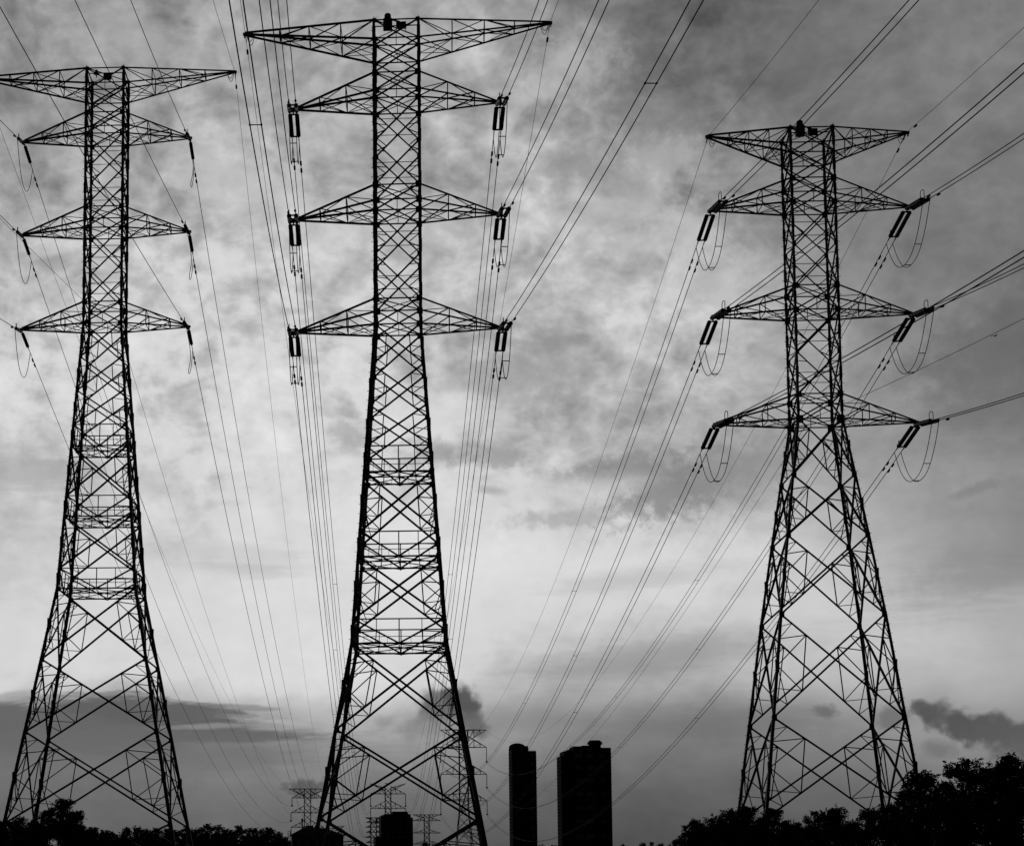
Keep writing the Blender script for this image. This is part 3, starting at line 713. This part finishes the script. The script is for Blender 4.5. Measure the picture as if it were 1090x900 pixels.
def disc_cap(D, px, py0, py1, rpx, dy, nm):
    def fn(o, cx, base):
        b = MB(); z0, z1 = Zp(py1, D) - base, Zp(py0, D) - base; r = rpx*D/FPX
        b.lathe([(r*.8, z0-1), (r*.8, z0+(z1-z0)*.35), (r, z0+(z1-z0)*.45), (r, z0+(z1-z0)*.7), (r*.7, z1), (.1, z1+.2)], 20, Matrix.Translation((Xp(px, D) - cx, dy, 0)))
        b.build(nm, M_WALL, o)
    return fn
def dome_cap(D, px, py0, py1, rpx, dy):
    def fn(o, cx, base):
        b = MB(); z0, z1 = Zp(py1, D) - base, Zp(py0, D) - base; r = rpx*D/FPX
        b.lathe([(r*.97, z0-2), (r, z0-.2)] + [(max(.1, r*cos(a*pi/14)), z0 + (z1-z0)*sin(a*pi/14)) for a in range(1, 8)], 24, Matrix.Translation((Xp(px, D) - cx, dy, 0)))
        b.build('roof_cap', M_WALL, o)
    return fn
def rods(D, lst, dy, nm='mast'):
    def fn(o, cx, base):
        for px, py0, py1, r in lst:
            b = MB(); x = Xp(px, D) - cx; b.rod((x, dy, Zp(py1, D) - base), (x, dy, Zp(py0, D) - base), r); b.build(nm, M_STEEL, o)
    return fn
def box_roof(D, pa, pb, pt, pbm, dy, dp, nm='roof_box'):
    def fn(o, cx, base):
        b = MB(); a, c = Xp(pa, D) - cx, Xp(pb, D) - cx; z0, z1 = Zp(pbm, D) - base, Zp(pt, D) - base
        b.box(((a+c)/2, dy, (z0+z1)/2), c-a, dp, z1-z0); b.build(nm, M_WALL, o)
    return fn
w1 = [(558.5 + dx, 803 + 9.6*k, 3.2, 4.2, 0) for k in range(10) for dx in (-6.5, 8.5)]
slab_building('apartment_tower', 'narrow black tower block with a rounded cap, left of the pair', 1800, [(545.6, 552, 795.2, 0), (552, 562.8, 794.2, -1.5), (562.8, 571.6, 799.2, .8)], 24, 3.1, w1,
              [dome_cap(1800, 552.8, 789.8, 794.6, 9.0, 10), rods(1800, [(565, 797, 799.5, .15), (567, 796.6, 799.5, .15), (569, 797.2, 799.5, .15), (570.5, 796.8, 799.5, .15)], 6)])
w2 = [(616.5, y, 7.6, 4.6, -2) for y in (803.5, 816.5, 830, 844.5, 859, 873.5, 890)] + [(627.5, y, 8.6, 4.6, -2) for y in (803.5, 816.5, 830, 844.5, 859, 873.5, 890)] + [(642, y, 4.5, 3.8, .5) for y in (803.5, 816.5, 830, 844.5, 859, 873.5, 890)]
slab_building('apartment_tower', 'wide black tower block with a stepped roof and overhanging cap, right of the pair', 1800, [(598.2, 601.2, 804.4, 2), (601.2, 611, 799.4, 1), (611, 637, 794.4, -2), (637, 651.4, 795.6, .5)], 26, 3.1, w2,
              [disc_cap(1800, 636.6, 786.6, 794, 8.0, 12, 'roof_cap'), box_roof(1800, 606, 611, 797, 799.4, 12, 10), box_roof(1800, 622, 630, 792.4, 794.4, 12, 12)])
w3 = [(412 + 7*i, 872 + 6.5*k, 3.6, 3.0, 0) for i in range(4) for k in range(4)]
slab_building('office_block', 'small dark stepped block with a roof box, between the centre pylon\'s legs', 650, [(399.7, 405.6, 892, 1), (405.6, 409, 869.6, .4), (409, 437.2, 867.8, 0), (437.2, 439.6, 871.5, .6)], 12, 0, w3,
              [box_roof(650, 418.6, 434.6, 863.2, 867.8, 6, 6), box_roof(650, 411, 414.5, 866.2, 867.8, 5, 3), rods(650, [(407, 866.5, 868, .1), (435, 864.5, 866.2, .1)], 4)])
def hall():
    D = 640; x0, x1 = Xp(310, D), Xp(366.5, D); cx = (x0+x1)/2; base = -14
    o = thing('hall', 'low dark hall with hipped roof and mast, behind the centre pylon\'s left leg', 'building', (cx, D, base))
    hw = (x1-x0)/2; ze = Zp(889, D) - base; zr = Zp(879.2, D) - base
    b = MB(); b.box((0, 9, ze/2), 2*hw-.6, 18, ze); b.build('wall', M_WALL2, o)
    b = MB(); e = .5
    pts = [(-hw-e, -e, ze), (hw+e, -e, ze), (hw+e, 18+e, ze), (-hw-e, 18+e, ze), (-hw*.52, 5, zr-.4), (hw*.30, 5, zr-.5), (hw*.30, 13, zr-.5), (-hw*.52, 13, zr-.4)]
    b.add(pts, [(0, 1, 5, 4), (1, 2, 6, 5), (2, 3, 7, 6), (3, 0, 4, 7), (4, 5, 6, 7), (3, 2, 1, 0)])
    for px in (328, 332, 338): b.box((Xp(px, D)-cx, 8, zr-.1), 1.3, 1.5, .9)
    b.build('roof', M_WALL, o)
    b = MB(); x = Xp(322.2, D) - cx; b.rod((x, 7, zr-1.2), (x, 7, Zp(870.2, D) - base), .2); b.rod((x, 7, Zp(874, D)-base), (x, 7, Zp(871, D)-base), .34); b.build('mast', M_STEEL, o)
    b = MB(); xa, xb = Xp(306.6, D) - cx, Xp(309.2, D) - cx
    for xx in (xa, xb):
        for yy in (0, 1.2): b.bar((xx, yy, 0), (xx, yy, Zp(884.6, D) - base), .16)
    for py in (884.6, 887, 889.5, 892): b.bar((xa, 0, Zp(py, D)-base), (xb, 0, Zp(py, D)-base), .16)
    b.build('stair_frame', M_STEEL, o)
    for k in range(6):
        w = MB(); w.box((-hw + 2.4 + 2.5*k, -.05, ze-2.6), 1.3, .14, 1.6); w.build('window', M_PANE, o)
hall()

# ------------------------------------------------------------------ trees and shrubs
def make_crown(seed, H, lobes, leaves, leaf, lo=.17, hi=.36, sides=1.0):
    """leaf-by-leaf crown of radius 1 whose top is at z = 0 and whose skirt hangs to z = -H"""
    r = random.Random(seed); L = []
    for i in range(lobes):
        z = -H*(r.random()**.85); a = r.uniform(0, 6.283)
        dome = sqrt(max(0, 1 - (1 - min(1, -z/.95))**2)); q = r.uniform(lo, hi)
        k = max(0, dome*sides - q*.75)*sqrt(r.uniform(.25, 1))
        L.append((Vector((cos(a)*k, sin(a)*k, min(z, -q*r.uniform(.85, 1.1)))), q))
    nc = int(H*2)+1
    L += [(Vector((r.uniform(-.2, .2), r.uniform(-.2, .2), -.5 - (H-.6)*i/nc)), r.uniform(.36, .46)) for i in range(nc)]
    b = MB(); tot = sum(q*q for _, q in L)
    def leafq(p, s):
        u = Vector((r.gauss(0, 1), r.gauss(0, 1), r.gauss(0, .7))).normalized(); v = Matrix.Rotation(r.uniform(0, 6.28), 3, u) @ u.orthogonal().normalized()
        b.add([p - u*s, p + v*s*.55 - u*s*.1, p + u*s, p - v*s*.55 - u*s*.1], [(0, 1, 2, 3)])
    for c, q in L:
        sub = [Vector((r.gauss(0, 1), r.gauss(0, 1), r.gauss(0, 1))).normalized()*q*r.uniform(.55, 1.05) for _ in range(9)]
        n = int(leaves*q*q/tot)
        for k in range(n):
            if k % 2:
                d = Vector((r.gauss(0, 1), r.gauss(0, 1), r.gauss(0, 1))).normalized(); p = c + d*(q*.92*r.random()**.6)
            else:                                         # leaf bunches at the twig ends
                p = c + r.choice(sub) + Vector((r.gauss(0, 1), r.gauss(0, 1), r.gauss(0, 1)))*(q*.16)
            leafq(p, leaf*r.uniform(.6, 1.35))
    for _ in range(int(26*H)+14):
        c, q = r.choice(L); d = Vector((r.gauss(0, 1), r.gauss(0, 1), r.gauss(0, 1)+.5)).normalized(); e = c + d*(q*r.uniform(1.05, 1.5))
        if e.z > .05: continue
        b.bar(c, e, .010); sp = r.uniform(.02, .06)
        for _ in range(r.randint(5, 22)): leafq(e + Vector((r.gauss(0, sp), r.gauss(0, sp), r.gauss(0, sp*.8))), leaf*r.uniform(.8, 1.3))
    return b.mesh('crown', M_LEAF)
def make_trunk(seed):
    r = random.Random(seed); b = MB(); n = 8
    pts = [Vector((.12*sin(i*.8+seed), .12*cos(i*.9+seed)-.12, i/6)) for i in range(7)]
    def limb(pts, r0, r1):
        vs = []; m = len(pts)
        for i, p in enumerate(pts):
            rr = r0 + (r1-r0)*i/(m-1); vs += [(p.x + rr*cos(2*pi*k/n), p.y + rr*sin(2*pi*k/n), p.z) for k in range(n)]
        b.add(vs, [(i*n+k, i*n+(k+1) % n, (i+1)*n+(k+1) % n, (i+1)*n+k) for i in range(m-1) for k in range(n)])
    limb(pts, .085, .03)
    for i in range(6):
        a = pts[2+i % 3]; t = r.uniform(0, 6.28); e = a + Vector((cos(t)*.5, sin(t)*.5, .12 + .1*r.random()))
        limb([a, lerp(a, e, .5) + Vector((0, 0, .03)), e], .035, .01)
    return b.mesh('trunk', M_BARK)
CR = [(1.5, make_crown(1, 1.5, 24, 6800, .046)), (1.9, make_crown(2, 1.9, 30, 7800, .046)), (1.7, make_crown(3, 1.7, 20, 6800, .05, .2, .4)), (2.2, make_crown(4, 2.2, 34, 9500, .042, .14, .32)), (1.6, make_crown(5, 1.6, 27, 7200, .046))]
CRF = [(2.2, make_crown(11, 2.2, 13, 1500, .085, .2, .42)), (1.8, make_crown(12, 1.8, 11, 1300, .09, .22, .45)), (2.6, make_crown(13, 2.6, 15, 1700, .085, .2, .4))]
TR = [make_trunk(1), make_trunk(2), make_trunk(3)]
ORD = ['first', 'second', 'third', 'fourth', 'fifth', 'sixth', 'seventh', 'eighth', 'ninth', 'tenth', 'eleventh', 'twelfth', 'thirteenth', 'fourteenth', 'fifteenth', 'sixteenth', 'seventeenth', 'eighteenth', 'nineteenth', 'twentieth',
       'twenty-first', 'twenty-second', 'twenty-third', 'twenty-fourth', 'twenty-fifth', 'twenty-sixth', 'twenty-seventh', 'twenty-eighth', 'twenty-ninth', 'thirtieth']
rt = random.Random(77)
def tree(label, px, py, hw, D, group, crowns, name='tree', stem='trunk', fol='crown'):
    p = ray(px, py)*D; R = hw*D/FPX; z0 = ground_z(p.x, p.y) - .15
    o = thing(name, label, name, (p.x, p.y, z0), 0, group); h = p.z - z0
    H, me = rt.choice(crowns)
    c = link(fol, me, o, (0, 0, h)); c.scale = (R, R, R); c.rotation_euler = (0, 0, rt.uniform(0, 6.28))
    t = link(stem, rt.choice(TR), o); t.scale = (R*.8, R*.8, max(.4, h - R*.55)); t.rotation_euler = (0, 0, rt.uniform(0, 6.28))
def size_word(i, L):
    q = L[i]; n = [L[j][1] for j in (i-1, i+1) if 0 <= j < len(L)]
    return 'taller' if q[1] < min(n) else ('lower' if q[1] > max(n) else 'middling')
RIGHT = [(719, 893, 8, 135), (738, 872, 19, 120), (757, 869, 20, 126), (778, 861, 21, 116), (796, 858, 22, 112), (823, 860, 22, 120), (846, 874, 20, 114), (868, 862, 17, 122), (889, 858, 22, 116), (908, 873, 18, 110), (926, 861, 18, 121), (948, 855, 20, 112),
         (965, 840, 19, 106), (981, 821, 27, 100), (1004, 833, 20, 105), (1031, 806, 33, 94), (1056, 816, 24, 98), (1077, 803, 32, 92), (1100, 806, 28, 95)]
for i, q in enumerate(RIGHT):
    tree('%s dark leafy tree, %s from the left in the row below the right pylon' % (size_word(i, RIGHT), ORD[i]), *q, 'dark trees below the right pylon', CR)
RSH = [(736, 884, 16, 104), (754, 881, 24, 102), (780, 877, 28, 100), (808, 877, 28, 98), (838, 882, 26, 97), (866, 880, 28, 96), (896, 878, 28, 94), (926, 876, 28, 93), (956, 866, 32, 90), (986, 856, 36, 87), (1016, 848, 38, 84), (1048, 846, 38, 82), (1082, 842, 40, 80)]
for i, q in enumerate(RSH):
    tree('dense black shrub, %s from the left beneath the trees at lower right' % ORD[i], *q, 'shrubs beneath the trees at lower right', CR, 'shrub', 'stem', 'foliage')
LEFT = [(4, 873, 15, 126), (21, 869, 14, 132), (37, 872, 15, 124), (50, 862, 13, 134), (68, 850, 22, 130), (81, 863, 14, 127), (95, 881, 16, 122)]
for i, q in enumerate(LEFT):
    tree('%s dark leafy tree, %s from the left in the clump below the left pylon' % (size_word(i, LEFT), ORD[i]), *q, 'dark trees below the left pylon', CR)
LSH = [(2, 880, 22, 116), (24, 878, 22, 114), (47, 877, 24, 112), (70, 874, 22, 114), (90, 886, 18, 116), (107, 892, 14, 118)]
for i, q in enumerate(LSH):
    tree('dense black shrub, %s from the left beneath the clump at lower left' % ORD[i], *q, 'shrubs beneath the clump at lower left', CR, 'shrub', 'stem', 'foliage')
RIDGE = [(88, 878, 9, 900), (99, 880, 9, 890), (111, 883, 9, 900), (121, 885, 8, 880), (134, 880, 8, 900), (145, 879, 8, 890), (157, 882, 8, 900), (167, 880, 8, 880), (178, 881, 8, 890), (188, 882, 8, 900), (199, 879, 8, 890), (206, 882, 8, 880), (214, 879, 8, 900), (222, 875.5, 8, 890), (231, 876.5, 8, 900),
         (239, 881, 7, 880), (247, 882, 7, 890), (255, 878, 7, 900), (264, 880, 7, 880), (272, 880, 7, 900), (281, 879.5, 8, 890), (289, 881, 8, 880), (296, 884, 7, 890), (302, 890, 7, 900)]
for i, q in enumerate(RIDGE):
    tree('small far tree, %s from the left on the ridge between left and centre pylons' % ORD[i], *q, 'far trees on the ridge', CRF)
for k, (nm, y0, D, R, n) in enumerate((('upper', 885.5, 850, 10, 22), ('lower', 891, 800, 12, 20))):
    for i in range(n):
        tree('bushy far tree, %s from left, %s row on the slope before the ridge' % (ORD[i], nm), 78 + (226/(n-1))*i, y0 + (i*7 % 4)*.8 + (3 if i > n*.88 else 0), R, D - (i*13 % 5)*4, 'far trees on the slope, %s row' % nm, CRF)
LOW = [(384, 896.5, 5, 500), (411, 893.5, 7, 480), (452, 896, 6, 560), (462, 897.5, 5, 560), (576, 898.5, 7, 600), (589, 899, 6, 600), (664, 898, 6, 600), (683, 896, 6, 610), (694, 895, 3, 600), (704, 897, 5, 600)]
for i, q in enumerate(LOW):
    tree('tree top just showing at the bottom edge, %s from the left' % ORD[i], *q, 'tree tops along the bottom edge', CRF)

# ------------------------------------------------------------------ a bird
p = ray(1059, 357.5)*250
b = thing('bird', 'tiny dark bird gliding under the single cable at right', 'bird', p, .5)
m = MB(); m.lathe([(.01, -.26), (.05, -.16), (.075, 0), (.055, .14), (.04, .19), (.045, .24), (.01, .30)], 10, Matrix.Rotation(pi/2, 4, 'Y')); m.add([(-.22, -.03, 0), (-.42, -.1, .01), (-.42, .1, .01), (-.22, .03, 0), (-.3, 0, .03)], [(0, 1, 4), (1, 2, 4), (2, 3, 4), (0, 3, 2, 1)]); m.build('body', M_BIRD, b)
for s in (-1, 1):
    m = MB(); pr = [(0, .12, -.10), (.22, .14, -.06), (.42, .06, -.09), (.58, -.06, -.17)]
    zz = [.02, .13, .12, .02]
    top = []; 
    for (y, f, r_), z in zip(pr, zz): top += [(f, s*(.05+y), z), (r_, s*(.05+y), z-.005), ((f+r_)/2, s*(.05+y), z+.02)]
    fs = []
    for i in range(3): a, c = 3*i, 3*i+3; fs += [(a, c, c+2, a+2), (a+2, c+2, c+1, a+1), (a, a+1, c+1, c)]
    m.add(top, fs); m.build('wing', M_BIRD, b)
